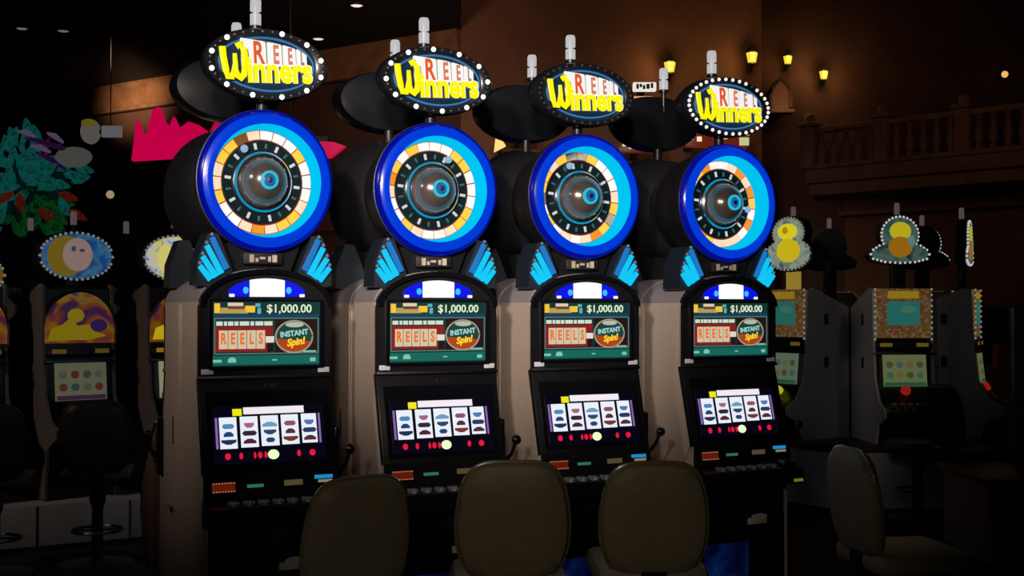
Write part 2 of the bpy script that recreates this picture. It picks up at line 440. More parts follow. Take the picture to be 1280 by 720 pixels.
    for x, wd in ((272, 20), (318, 13), (366, 9), (384, 16), (404, 10), (522, 14), (571, 22)):
        a = Q(x, 288)
        part('credit_digit', M('l_dig%d' % x, lambda b: b.prism(ell(wd / 2 / 2.768 / 303, .0135, 10), -.0085, -.0066), glow('credit_red', (226, 24, 60), 1)), ls, (a[0], 0, a[1]))
    a = Q(431, 288)
    part('spin_light', M('l_spin', lambda b: b.prism(ell(.0235, .0195, 20), -.0088, -.0066), glow('spin_green', (226, 250, 190), 1.1)), ls, (a[0], 0, a[1]))
    # ---- strip with the bill slot, deck, belly
    bs = part('label_strip', M('label_strip', lambda b: b.prism_x([(-.10, .955), (-.118, .952), (-.135, .85), (-.10, .85)], -HW + .002, HW - .002), BLACK), t)
    def sticker(key, x, z, wx, hz, m, name='strip_label'):
        return part(name, M(key, lambda b: b.box((0, 0, 0), (wx, .004, hz), .0008), m), bs, (x, -.118 - (.952 - z) * .167 - .001, z), (R(-9.5), 0, 0))
    sticker('stk1', -.205, .906, .094, .036, glow('strip_red', (120, 34, 14), .55))
    for zz_, xx_ in ((.922, 0), (.890, 0)):
        stuff(part('dotted_edge', M('dotted', lambda b: [b.box((-.042 + i * .012, -.003, 0), (.006, .002, .004)) for i in range(8)] and b, glow('strip_dots', (214, 130, 100), .7)), bs, (-.205, -.122 - (.952 - zz_) * .167, zz_)))
    sticker('stk2', -.075, .905, .068, .013, glow('strip_green', (60, 132, 110), .6))
    sticker('stk3', .085, .909, .078, .022, glow('strip_tan', (112, 92, 66), .5))
    sticker('stk4', .215, .925, .078, .015, glow('strip_blue', (30, 150, 216), .8))
    sticker('stk5', .222, .908, .062, .011, glow('strip_pale', (160, 154, 120), .6))
    dk = part('button_deck', M('button_deck', lambda b: b.prism_x([(-.10, .85), (-.135, .85), (-.205, .832), (-.222, .80), (-.212, .755), (-.10, .755)], -HW - .004, HW + .004), BLACK), t)
    for i in range(6):
        bt = part('button', M('button', lambda b: b.box((0, 0, 0), (.046, .032, .016), .004), mat('grey_button', (120, 122, 132), .25)), dk, (-.175 + i * .061, -.172, .845), (R(14), 0, 0))
        part('button_cap', M('button_cap', lambda b: b.prism([(-.012, -.007), (.012, -.007), (.004, 0), (.003, .009), (-.003, .009), (-.004, 0)], -.0015, .0015), LABEL), bt, (0, -.017, .003))
    part('ticket_slot', M('ticket_slot', lambda b: b.box((0, 0, 0), (.085, .07, .02), .006).box((0, -.033, -.01), (.06, .01, .012)), STEEL), dk, (.225, -.165, .853), (R(14), 0, 0))
    part('coin_sticker', M('coin_sticker', lambda b: b.box((0, 0, 0), (.055, .003, .018)), glow('gold_mark', (176, 160, 50), .35)), dk, (.255, -.2175, .775), (R(-12), 0, 0))
    lb = part('lower_body', M('lower_body', lambda b: b.box((0, .0, .39), (HW * 2 - .046, .206, .73), .006), BLACK), t)
    part('door_panel', M('door_panel', lambda b: b.box((0, 0, 0), (.245, .012, .105), .006), NAVY), lb, (-.13, -.107, .685))
    part('door_panel', CACHE['door_panel'], lb, (.13, -.107, .685))
    part('belly_door', M('belly_door', lambda b: b.box((0, 0, 0), (.51, .014, .52), .008), BLACK), lb, (0, -.106, .35))
    pl = part('name_plate', M('name_plate', lambda b: b.box((0, 0, 0), (.115, .008, .032), .004), mat('cream_plate', (205, 196, 165), .5)), lb, (.085, -.116, .575))
    part('plate_top', M('plate_top', lambda b: b.prism(ell(.045, .016, 16), -.004, .004), LABEL), pl, (.01, -.002, .02))
    bg = part('belly_glass', M('belly_glass', lambda b: b.box((0, 0, 0), (.26, .006, .24), .004), art('belly_art', [(0, 4, 20), (4, 20, 70), (10, 50, 120), (20, 110, 120)], 5, .3, 3.3)), lb, (-.10, -.114, .36))
    # ---- pull arm on the right
    lv = part('lever', M('lever', lambda b: b.box((HW + .013, -.035, .99), (.024, .06, .26), .010).tube([(HW + .02, -.05, .92), (HW + .045, -.09, .97), (HW + .045, -.125, 1.02)], [.010, .008, .008], 10), GLOSS), t)
    part('lever_ball', M('lever_ball', lambda b: b.ball((HW + .045, -.135, 1.032), .0215, 18), GLOSS), lv)
    # ---- wheel
    hs = part('wheel_housing', M('wheel_housing', lambda b: b.lathe([(0, DEPTH - .02), (.215, DEPTH - .02), (.245, DEPTH - .06), (.268, .16), (.284, .06), (.2935, .03), (.2935, .004), (.285, .002), (.285, .016), (.25, .016), (.25, .10), (0, .10)], 64), mat('drum_black', (24, 23, 27), .38)), t, (0, 0, WZ))
    part('wheel_stand', M('wheel_stand', lambda b: b.prism([(-.11, 1.74), (.11, 1.74), (.16, 1.87), (-.16, 1.87)], .03, .27), BLACK), t)
    cr = part('crest', M('crest', lambda b: b.box((0, 0, 0), (.17, .02, .05), .008), BLACKM), t, (-.01, .012, 1.808))
    part('crest_mark', M('crest_mark', lambda b: b.box((-.05, 0, 0), (.018, .004, .032)).box((-.028, 0, -.006), (.012, .004, .016)).box((-.004, 0, .002), (.024, .004, .010)).box((.026, 0, -.002), (.012, .004, .022)).box((.048, 0, 0), (.02, .004, .03)), mat('pale_chrome', (220, 205, 190), .3, .4)), cr, (0, -.013, 0))
    wh = part('wheel_rim', M('wheel_rim', lambda b: b.lathe([(.286, .014), (.291, -.004), (.286, -.016), (.272, -.026)], 72), DEEP), t, (0, 0, WZ))
    part('rim_light', M('rim_light', lambda b: b.lathe([(.272, -.026), (.258, -.032), (.242, -.034), (.231, -.032)], 72), BLUE), wh)
    part('light_ring', M('light_ring', lambda b: b.lathe([(.231, -.032), (.229, -.022), (.2155, .060)], 72), CYAN), wh)
    part('wheel_disc', M('wheel_disc', lambda b: b.lathe([(.2155, .078), (.176, .079), (.174, .084), (0, .084)], 64), RED), wh, (0, -.018, 0))
    nseg = 22
    def seg(b):
        da = 2 * PI / nseg * .455; n = 4
        po = [(.178 * math.cos(-da + 2 * da * i / n), .178 * math.sin(-da + 2 * da * i / n)) for i in range(n + 1)]
        po += [(.2125 * math.cos(da - 2 * da * i / n), .2125 * math.sin(da - 2 * da * i / n)) for i in range(n + 1)]
        return b.prism(po, .072, .079)
    for i in range(nseg):
        c = SEGS[idx][i]
        part('wheel_segment', M('seg_' + c, seg, SEGC[c]), wh, (0, -.018, 0), (0, -(PI / 2 - 2 * PI * (i + .3) / nseg), 0))
    nr = part('number_ring', M('number_ring', lambda b: b.lathe([(.175, .076), (.172, .072), (.122, .072), (.118, .082)], 64), mat('number_black', (16, 26, 28), .25)), wh, (0, -.018, 0))
    for i in range(20):
        L_ = .021 if i % 2 else .026
        part('number_mark', M('nmark%d' % (i % 2), lambda b: b.box((.150, .0705, 0), (L_, .004, .009 if i % 2 else .012), .001), (glow('num_white', (226, 232, 236), .75), glow('num_teal', (70, 130, 140), .5))[i % 2]), wh, (0, -.018, 0), (0, 2 * PI * i / 20 + .1, 0))
    part('chrome_ring', M('chrome_ring', lambda b: b.lathe([(.127, .076), (.125, .056), (.117, .048), (.109, .056), (.108, .076)], 56), CHROME), wh, (0, -.018, 0))
    part('dome', M('dome', lambda b: b.lathe([(.1085, .078)] + [(.1085 * math.cos(q * PI / 20), .07 - .110 * math.sin(q * PI / 20)) for q in range(0, 10)] + [(0, -.040)], 48), DOME), wh, (0, -.018, 0))
    part('hub_ring', M('hub_ring', lambda b: b.lathe([(.038, -.030), (.038, -.041), (.027, -.043), (.027, -.030)], 32), glow('hub_cyan', (40, 190, 220), .9)), wh, (0, -.018, 0))
    part('hub_ring', M('hub_ring2', lambda b: b.lathe([(.022, -.034), (.02, -.046), (.012, -.047), (.012, -.034)], 24), glow('hub_blue', (20, 110, 190), .8)), wh, (0, -.018, 0))
    part('hub_cap', M('hub_cap', lambda b: b.lathe([(.012, -.034), (.010, -.048), (0, -.050)], 20), STEEL), wh, (0, -.018, 0))
    ba = (122, 62, 112, 352)[idx]
    part('ball', M('ball', lambda b: b.ball((0, 0, 0), .0165, 16), glow('ball_pale', (150, 196, 220), .75)), wh, (.157 * math.cos(R(ba)), .038, .157 * math.sin(R(ba))))
    # ---- light fans either side of the wheel
    bars = (((-.167, 1.763), (-.229, 1.889)), ((-.189, 1.744), (-.250, 1.856)), ((-.211, 1.731), (-.267, 1.812)), ((-.233, 1.720), (-.278, 1.774)))
    for s in (-1, 1):
        fan = part('light_fan', M('fan_plate%d' % s, lambda b: b.prism([(-s * x, z) for x, z in ((-.14, 1.755), (-.20, 1.905), (-.245, 1.905), (-.285, 1.80), (-.29, 1.70), (-.24, 1.69))], .0, .14), mat('fan_back', (26, 34, 44), .4)), t)
        for k, (p, q) in enumerate(bars):
            P, Qv = Vector((-s * p[0], 0, p[1])), Vector((-s * q[0], 0, q[1])); d = Qv - P
            def bar(b):
                n = Vector((-d.z, 0, d.x)).normalized() * .0115
                return b.prism([((P + n).x, (P + n).z), ((P - n).x, (P - n).z), ((Qv - n * .85).x, (Qv - n * .85).z), ((Qv + n * .85).x, (Qv + n * .85).z)], -.016, -.001)
            part('light_bar', M('fanbar%d%d' % (s, k), bar, FAN if k > 0 else FAN2), fan)
            part('bar_stud', M('bar_stud', lambda b: b.ball((0, 0, 0), .0075, 8), glow('stud_pale', (130, 150, 180), .5)), fan, (Qv.x, -.01, Qv.z + .012))
    # ---- topper
    A_, B_ = .268, .148
    def tp(b):
        n = 56; prof = [(.80, -.028), (.84, -.034), (.97, -.034), (1.0, -.022), (1.0, .03), (.94, .075), (.6, .09), (0, .09)]
        return b.lathe(prof, n, 'y', A_, B_)
    to = part('topper_sign', M('topper', tp, mat('topper_black', (16, 17, 22), .3)), t, (0, .02, ZT))
    part('neck', M('neck', lambda b: b.lathe([(.03, -.22), (.024, -.20), (.024, -.10), (.04, -.09)], 20, 'z'), BLACK), to, (0, .05, 0))
    part('sign_face', M('sign_face', lambda b: b.prism(ell(.81, .81 * 1, 56), 0, .01) , glow('sign_navy', (14, 44, 70), .8)), to, (0, -.026, 0), scale=(A_, 1, B_))
    part('neon_line', M('neon_line', lambda b: b.tube([(.203 * math.cos(2 * PI * i / 56), 0, .108 * math.sin(2 * PI * i / 56)) for i in range(56)], .0042, 6, True), glow('neon_blue', (70, 128, 180), .75)), to, (0, -.030, 0))
    TR = (0, R(-3.2), 0)
    tr = lambda x, y, z: (x, y, z + x * .056)
    part('reel_backing', M('reel_back', lambda b: b.prism([(-.118, .094), (-.09, .104), (.03, .091), (.150, .062), (.168, .05), (.172, .02), (.168, -.012), (-.10, -.012)], -.033, -.025), GREYL), to, rot=TR)
    rx = [(-.112, -.004, .1045, .092), (.002, .064, .0905, .082), (.069, .124, .080, .068), (.128, .172, .066, .046)]
    for i, (x0, x1, zl, zr) in enumerate(rx):
        part('sign_reel', M('sign_reel%d' % i, lambda b: b.prism([(x0, -.008), (x1, -.008), (x1, zr - .006), (x1 - .006, zr), (x0 + .004, zl), (x0, zl - .004)], -.038, -.033), REELW), to, rot=TR)
    for i, (ch, xc, zc, sz, wx) in enumerate((('R', -.040, .041, .128, .62), ('E', .036, .036, .106, .50), ('E', .097, .031, .092, .44), ('L', .150, .025, .078, .40))):
        part('sign_letter', text('t_top%d' % i, ch, sz, (glow('sign_red', (222, 84, 40), 1), glow('sign_red2', (214, 118, 90), 1), glow('sign_red3', (200, 124, 110), 1), glow('sign_red4', (170, 120, 110), 1))[i], .0030, .001, wx), to, tr(xc, -.0395, zc), TR)
    DK = mat('letter_edge', (22, 26, 20), .5)
    p1 = [(-.1895, .066), (-.188, .030), (-.184, .002), (-.179, -.030), (-.170, -.055), (-.156, -.057), (-.146, -.030), (-.1405, -.003), (-.139, .039)]
    p2 = [(-.139, .039), (-.137, -.010), (-.132, -.050), (-.118, -.060), (-.104, -.045), (-.098, -.010), (-.0965, .022), (-.0995, .055), (-.113, .077), (-.130, .066)]
    def wtube(b, g, w0):
        b.tube([(x, 0, z) for x, z in p1], [w0 + g] * 5 + [w0 + g, w0 * .7 + g, w0 * .6 + g, w0 * .6 + g], 8)
        return b.tube([(x, 0, z) for x, z in p2], [w0 * .6 + g, w0 * .7 + g] + [w0 + g] * 8, 8)
    part('letter_outline', M('w_out', lambda b: wtube(b, .0045, .0145), DK), to, tr(.003, -.036, -.002), TR, scale=(1, .35, 1))
    part('sign_letter', M('w_in', lambda b: wtube(b, 0, .0145), YEL), to, (0, -.043, 0), TR, scale=(1, .3, 1))
    part('letter_outline', text('t_in0', 'inners', .142, WHT, .0070, .001, .80), to, tr(.054, -.0415, -.028), TR)
    part('sign_letters', text('t_in', 'inners', .142, YEL, .0050, .002, .80), to, tr(.051, -.0445, -.030), TR)
    for i in range(36):
        an = 2 * PI * (i + .5) / 36
        lit = {0: i % 3 == 1 and i != 10, 1: i % 3 == 0, 2: False, 3: i not in (5,)}[idx]
        big = idx in (0, 1) and lit
        me = M('bulb_big', lambda b: b.ball((0, 0, 0), .0112, 10), BULB) if big else M('bulb_lit', lambda b: b.ball((0, 0, 0), .0088, 8), BULBS) if lit else M('bulb_off', lambda b: b.ball((0, 0, 0), .0062, 8), OFF)
        part('bulb', me, to, (.905 * A_ * math.cos(an), -.036, .905 * B_ * math.sin(an)))
    # ---- service lamp on top
    cl = part('service_lamp', M('service_lamp', lambda b: b.lathe([(0, 0), (.012, 0), (.012, .105), (.026, .105), (.026, .118), (0, .118)], 20, 'z'), BLACK), t, (-.02, .10, 2.66))
    part('lamp_tier', M('lamp_tier', lambda b: b.lathe([(0, .122), (.0235, .122), (.0235, .167), (.012, .168), (.012, .181), (0, .181)], 20, 'z'), LAMPW), cl)
    part('lamp_tier', M('lamp_tier2', lambda b: b.lathe([(0, .180), (.0235, .180), (.0235, .222), (.019, .234), (0, .238)], 20, 'z'), LAMPW), cl)
    return t

FRONTS = [((-1.004, 5.02), 26.5, 'wheel slot machine nearest the camera, leftmost of the four facing the chairs'),
          ((-.330, 5.37), 25.5, 'wheel slot machine second from left of the four facing the chairs'),
          ((.338, 5.72), 26, 'wheel slot machine under the sign whose ring of bulbs is dark'),
          ((1.064, 6.07), 27.5, 'wheel slot machine under the sign ringed all round with lit bulbs')]
REAR = ['slot machine backing onto the leftmost wheel machine, turned away from the camera',
        'slot machine backing onto the second wheel machine from left, turned away',
        'slot machine backing onto the wheel machine with the dark bulb ring, turned away',
        'slot machine backing onto the rightmost wheel machine, turned away from the camera']
for i, ((x, y), deg, lab) in enumerate(FRONTS):
    t1 = wheel_machine(lab, (x, y, 0), R(deg), i)
    v = .68
    t2 = wheel_machine(REAR[i], (x - math.sin(R(deg)) * v, y + math.cos(R(deg)) * v, 0), R(deg + 180), i, True)
    for t_ in (t1, t2): t_.scale.x = (.965, .985, 1, 1)[i]     # cabinets narrow a touch towards the near end

# ================================================================== chairs
TAN = mat('tan_vinyl', (118, 106, 80), .55, 0, .12, 90, .35)
PIPE = mat('tan_piping', (112, 98, 68), .22, 0, .1, 40)
DARKV = mat('dark_vinyl', (40, 34, 32), .5, 0, .15, 80, .3)
def chair(label, loc, rz, group, m=TAN, pm=PIPE, key='tan', top=1.04, w_=.42):
    t = thing('casino_chair', label, 'chair', loc, rz, group)
    half = [(0, 0), (.5, 0), (.72, .03), (.86, .12), (.96, .25), (1, .42), (.975, .6), (.91, .77), (.80, .90), (.62, .975), (.36, 1.0), (0, 1.0)]
    H = .44; hw = w_ / 2
    out = [(x * hw, (z - .5) * H) for x, z in half] + [(-x * hw, (z - .5) * H) for x, z in half[-2:0:-1]]
    for _ in range(2):                                     # round the corners of the outline
        out = [(a[0] * f + b_[0] * (1 - f), a[1] * f + b_[1] * (1 - f)) for a, b_ in zip(out, out[1:] + out[:1]) for f in (.75, .25)]
    def back(b):
        n = len(out)
        lay = [(.0, -.040), (.45, -.038), (.80, -.032), (.95, -.020), (1.0, -.002), (1.0, .014), (.95, .032), (.80, .044), (.4, .050), (0, .050)]
        rings = []
        for s, y in lay:
            rings.append([b.bm.verts.new((x * s, y, z * s)) for x, z in out] if s else [b.bm.verts.new((0, y, 0))])
        for A, B in zip(rings, rings[1:]):
            for i in range(n):
                j = (i + 1) % n
                u = []
                for v in (A[i % len(A)], A[j % len(A)], B[j % len(B)], B[i % len(B)]):
                    if v not in u: u.append(v)
                b.bm.faces.new(u)
        return b
    bk = part('backrest', M('backrest' + key, back, m), t, (0, -.20, top - .21), (R(7), 0, 0))
    part('piping', M('piping' + key, lambda b: b.tube([(x * 1.005, .006, z * 1.005) for x, z in out], .0085, 8, True), pm), bk)
    part('seat', M('seat' + key, lambda b: b.box((0, .03, .56), (.44, .44, .09), .035), m), t)
    part('back_bracket', M('bracket', lambda b: b.box((0, -.185, .60), (.10, .025, .22), .006).box((0, -.09, .51), (.10, .20, .02), .004), BLACK), t)
    part('pedestal', M('pedestal', lambda b: b.lathe([(0, .02), (.035, .02), (.035, .36), (.05, .40), (.05, .50), (.11, .505), (.11, .52), (0, .52)], 20, 'z'), STEEL), t)
    part('base', M('chair_base', lambda b: b.lathe([(0, 0), (.23, 0), (.23, .012), (.05, .04), (0, .04)], 28, 'z'), STEEL), t)
    part('foot_ring', M('foot_ring', lambda b: b.tube([(.15 * math.cos(2 * PI * i / 24), .15 * math.sin(2 * PI * i / 24), .22) for i in range(24)], .010, 6, True).tube([(-.15, 0, .22), (.15, 0, .22)], .008, 6), STEEL), t)
    return t
G = 'tan chairs at the wheel machines'
chair('tan padded chair at the leftmost wheel machine, nearest the camera', (-.655, 4.41, 0), R(38), G, top=1.015)
chair('tan padded chair at the second wheel machine from left', (-.01, 4.76, 0), R(4), G, top=1.03)
chair('tan padded chair at the wheel machine with the dark bulb ring', (.54, 4.98, 0), R(3), G, top=1.0)
chair('tan padded chair turned edge-on at the right end of the wheel machines', (1.63, 5.22, 0), R(-79), G, top=1.01)

# ================================================================== other slot machines
def bg_machine(label, loc, rz, group, st, key):
    """st: side material, glass art, screen colours, topper kind"""
    t = thing('slot_machine', label, 'slot machine', loc, rz, group)
    hw, dp = .25, .50
    z0 = st.get('z0', .32)
    side = [(dp, z0), (dp, 1.62), (.06, 1.78), (0, 1.76), (-.02, 1.32), (-.05, 1.02), (-.14, .86), (-.26, .80), (-.26, .74), (-.10, .66), (-.06, z0)]
    for s in (-1, 1):
        sp = part('side_panel', M('bside%s%d%.2f' % (st['side'].name, s, z0), lambda b: b.prism_x(side, s * hw, s * (hw - .02)), st['side']), t)
        if s == 1 or st.get('vents'):
            for vz in (1.52, 1.16):
                part('vent', M('bvent', lambda b: b.box((0, 0, 0), (.006, .05, .09), .001), BLACKM), sp, (s * hw, .22, vz))
    part('body', M('bbody%.2f' % z0, lambda b: b.prism_x([(dp - .01, z0), (dp - .01, 1.61), (.06, 1.765), (.02, 1.74), (0, 1.32), (-.03, 1.02), (-.12, .85), (-.24, .79), (-.24, .75), (-.08, .65), (-.04, z0)], -hw + .02, hw - .02), BLACK), t)
    k = st.get('k', .3)
    if st.get('dome'):
        tg = part('top_glass', M('dglass' + key, lambda b: b.prism([(-.245, 1.37), (.245, 1.37)] + ell(.245, .26, 18, 0, 1.46, 0, PI, False), -.03, .02), st['glass']), t)
        part('glass_frame', M('dframe', lambda b: b.tube([(x, -.03, z) for x, z in [(-.25, 1.36)] + ell(.252, .267, 18, 0, 1.46, PI, 0, False) + [(.25, 1.36)]], .008, 6), STEEL), tg)
        part('figure', M('dfig' + key, lambda b: b.prism(ell(.06, .05, 9, -.03, 1.56) , -.034, -.03), glow('fig' + key, (196, 170, 20), k)), tg)
        part('figure_body', M('dfigb' + key, lambda b: b.prism([(-.22, 1.39), (.06, 1.39), (.19, 1.42), (.10, 1.45), (.06, 1.50), (-.02, 1.49), (-.06, 1.55), (-.12, 1.50), (-.20, 1.47)], -.034, -.03), MATS['fig' + key]), tg)
        part('figure_shade', M('dfigs' + key, lambda b: b.prism(ell(.06, .045, 14, .13, 1.49), -.037, -.03), glow('figs' + key, (70, 40, 110), k)), tg)
    else:
        tg = part('top_glass', M('rglass' + key, lambda b: b.box((0, -.012, 1.57), (.46, .03, .40), .004), st['glass']), t, rot=(0, 0, 0))
        part('title_band', M('rtitle' + key, lambda b: b.box((0, -.03, 1.72), (.26, .006, .06), .002), glow('title' + key, (196, 160, 40), k)), tg)
        part('bonus_screen', M('rbonus' + key, lambda b: b.box((0, -.03, 1.57), (.27, .006, .19), .002), glow('bonus' + key, (50, 140, 130), k)), tg)
        part('bonus_patch', M('rpatch' + key, lambda b: b.prism(ell(.07, .03, 14, .04, 1.60), -.036, -.032), glow('bonusp' + key, (90, 150, 120), k)), tg)
        for s in (-1, 1):
            stuff(part('edge_light', M('redge', lambda b: [b.ball((0, -.03, 1.36 + i * .045), .009, 6) for i in range(10)] and b, glow('edge_white', (190, 186, 176), .4)), tg, (s * .235, 0, 0)))
    part('label_bar', M('bbar', lambda b: b.box((0, -.03, 1.30), (.47, .03, .05), .004), NAVY), t)
    for s in (-1, 1):
        part('price_tag', M('btag' + key, lambda b: b.box((0, 0, 0), (.10, .006, .03), .002), glow('tagc' + key, (150, 120, 40), k * .8)), t, (s * .15, -.047, 1.315))
    part('ledge', M('bledge', lambda b: b.box((0, -.045, 1.245), (.50, .04, .018), .004), STEEL), t)
    sc = part('screen', M('bscr' + key, lambda b: b.box((0, 0, 0), (.36, .01, .26), .003), glow('bscr' + key, st['scr'], k)), t, (0, -.05, 1.11), (R(-6), 0, 0))
    for r_ in range(2):
        for c_ in range(4):
            part('screen_symbol', M('bsym%s%d' % (key, (r_ + c_) % 3), lambda b: b.prism(ell(.03, .028, 8), -.002, .002), glow('bsym%s%d' % (key, (r_ + c_) % 3), st['sym'][(r_ + c_) % 3], k)), sc, (-.125 + c_ * .083, -.006, .045 - r_ * .085))
    part('screen_band', M('bband' + key, lambda b: b.box((0, -.006, -.112), (.34, .003, .03)), glow('bband' + key, st['band'], k)), sc)
    for i in range(5):
        part('button', M('bbtn', lambda b: b.box((0, 0, 0), (.045, .03, .016), .004), mat('grey_button', (120, 122, 132), .25)), t, (-.14 + i * .065, -.19, .845), (R(26), 0, 0))
    if st.get('spin'):
        part('spin_button', M('bspin' + key, lambda b: b.lathe([(0, -.014), (.035, -.014), (.04, 0), (.04, .02), (0, .02)], 18), glow('bspin' + key, st['spin'], k)), t, (-.01, -.10, .955), (R(-32), 0, 0))
    if st.get('door_light'):
        part('door_light', M('bdoor' + key, lambda b: b.prism(ell(.085, .05, 16), -.006, .006), glow('bdoor' + key, st['door_light'], .75)), t, (0, -.125, .92), (R(-35), 0, 0))
    # topper
    tz = st.get('tz', 2.0); kind = st['top']
    if kind == 'oval': po = ell(.245, .155, 40)
    elif kind == 'gourd':
        po = ell(.165, .125, 20, 0, .085, R(-32), R(212), False) + ell(.235, .13, 24, 0, -.085, R(150), R(390), False)
    else:
        po = ell(.148, .145, 20, 0, .045, R(-28), R(208), False) + [(-.165, -.038), (-.215, -.070), (-.235, -.105), (-.215, -.14), (-.12, -.165), (0, -.172), (.12, -.165), (.215, -.14), (.235, -.105), (.215, -.070), (.165, -.038)]
    to = part('topper_sign', M('btop' + kind, lambda b: b.prism([(x * 1.13, z * 1.13) for x, z in po], .008, .09), BLACKM), t, (0, .04, tz))
    part('sign_face', M('bface' + kind + key, lambda b: b.prism(po, -.012, .006), st['face']), to)
    for j, (q, c, kk) in enumerate(st['pics']):
        part('sign_picture', M('bpic%s%d' % (key, j), lambda b: b.prism(q, -.018 - .003 * j, -.011), glow('bpicc%s%d' % (key, j), c, kk)), to)
    def ring(b):
        n = len(po); pts = []
        for i in range(n):
            a, c = Vector(po[i]), Vector(po[(i + 1) % n]); m_ = max(1, round((c - a).length / .036))
            pts += [a.lerp(c, q / m_) for q in range(m_)]
        keep = []
        for p in pts:
            if all((p - q).length > .026 for q in keep): keep.append(p)
        for p in keep: b.ball((p.x * 1.04, -.006, p.y * 1.04), .0105, 6)
        return b
    stuff(part('bulb_string', M('bring' + kind, ring, glow('bulb_dim%.2f' % st.get('bk', .35), (235, 232, 226), st.get('bk', .35))), to))
    part('neck', M('bneck%s%.1f' % (kind, tz), lambda b: b.box((0, .10, (1.70 + tz - .1) / 2), (.12, .06, tz - .1 - 1.70), .004), st.get('neckm', BLACK)), t)
    cl = part('service_lamp', M('bservice', lambda b: b.lathe([(0, 0), (.010, 0), (.010, .12), (0, .12)], 12, 'z'), BLACK), t, (0, .10, tz + .10))
    part('lamp_tier', M('bltier', lambda b: b.lathe([(0, .12), (.022, .12), (.022, .20), (.016, .215), (0, .215)], 14, 'z'), glow('dim_lamp', (120, 112, 110), .35)), cl)
    return t
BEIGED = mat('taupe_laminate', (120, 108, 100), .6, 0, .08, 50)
GREYS = mat('pale_grey_laminate', (168, 166, 168), .5, 0, .05, 40)
WHITEB = mat('off_white_panel', (170, 166, 164), .6, 0, .06, 20)
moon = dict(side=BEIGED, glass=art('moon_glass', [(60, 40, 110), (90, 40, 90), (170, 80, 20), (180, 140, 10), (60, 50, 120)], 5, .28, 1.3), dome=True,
            scr=(140, 140, 112), sym=[(110, 120, 90), (120, 60, 50), (70, 100, 90)], band=(90, 50, 90), top='oval', tz=1.97, k=.30, bk=.20,
            face=art('moon_face', [(30, 80, 150), (30, 90, 170), (70, 140, 180), (30, 60, 130)], 6, .40, 2.1),
            pics=[(ell(.135, .14, 20, -.075, 0), (170, 140, 40), .32), (ell(.105, .115, 20, .0, .01), (190, 160, 150), .40), (ell(.02, .012, 8, .03, .04), (80, 80, 110), .4), (ell(.016, .02, 8, -.03, .05), (60, 90, 130), .4)])
gold = dict(moon); gold.update(face=art('gold_face', [(150, 120, 20), (200, 160, 30), (120, 60, 20)], 8, .4, 5.0), pics=[(ell(.12, .08, 16, .0, -.03), (190, 160, 30), .4), (ell(.07, .06, 16, .06, .06), (120, 50, 30), .4)], top='gourd', tz=1.92)
moon2 = dict(moon); moon2.update(bk=.8, k=.8, face=art('moon_face2', [(40, 90, 160), (180, 180, 190), (200, 190, 90), (60, 120, 190)], 9, .9, 4.4), pics=[(ell(.06, .10, 14, -.10, .0), (210, 200, 110), .9), (ell(.05, .07, 12, .02, .03), (180, 180, 190), .9)])
GL = 'slot machines in the dim bank along the left'
LB = R(30); LM = R(41); lx, ly, sp_ = -2.99, 8.5, .70
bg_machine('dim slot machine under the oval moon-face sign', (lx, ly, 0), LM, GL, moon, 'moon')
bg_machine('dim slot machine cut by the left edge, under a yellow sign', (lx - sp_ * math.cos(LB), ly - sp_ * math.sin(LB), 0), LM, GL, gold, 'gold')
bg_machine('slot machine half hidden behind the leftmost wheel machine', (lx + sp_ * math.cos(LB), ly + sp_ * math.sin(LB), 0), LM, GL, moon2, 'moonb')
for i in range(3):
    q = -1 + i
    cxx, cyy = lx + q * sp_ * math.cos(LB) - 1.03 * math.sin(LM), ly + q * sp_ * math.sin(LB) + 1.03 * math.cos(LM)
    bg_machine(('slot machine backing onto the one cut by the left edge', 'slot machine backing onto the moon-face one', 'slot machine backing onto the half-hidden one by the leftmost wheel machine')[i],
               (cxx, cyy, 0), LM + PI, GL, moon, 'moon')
bb = thing('bank_base', 'low off-white base under the dim left bank of machines', 'base', (lx, ly, 0), LB)
one('plinth', MB().box((-.1, .50, .155), (2.3, 1.46, .31), .01), WHITEB, bb)
for i in range(4): one('door_seam', MB().box((-.9 + i * .6, -.232, .155), (.008, .006, .29)), BLACKM, bb)
one('kick_strip', MB().box((-.1, -.234, .02), (2.3, .01, .04)), BLACKM, bb)
chair('dark chair facing the slot machine under the moon-face sign', (-2.60, 7.75, 0), R(14), 'dark chairs at the left bank', DARKV, DARKV, 'dark', 1.03)
chair('dark chair cut by the left edge of the picture', (-3.12, 7.45, 0), R(14), 'dark chairs at the left bank', DARKV, DARKV, 'dark', 1.03)

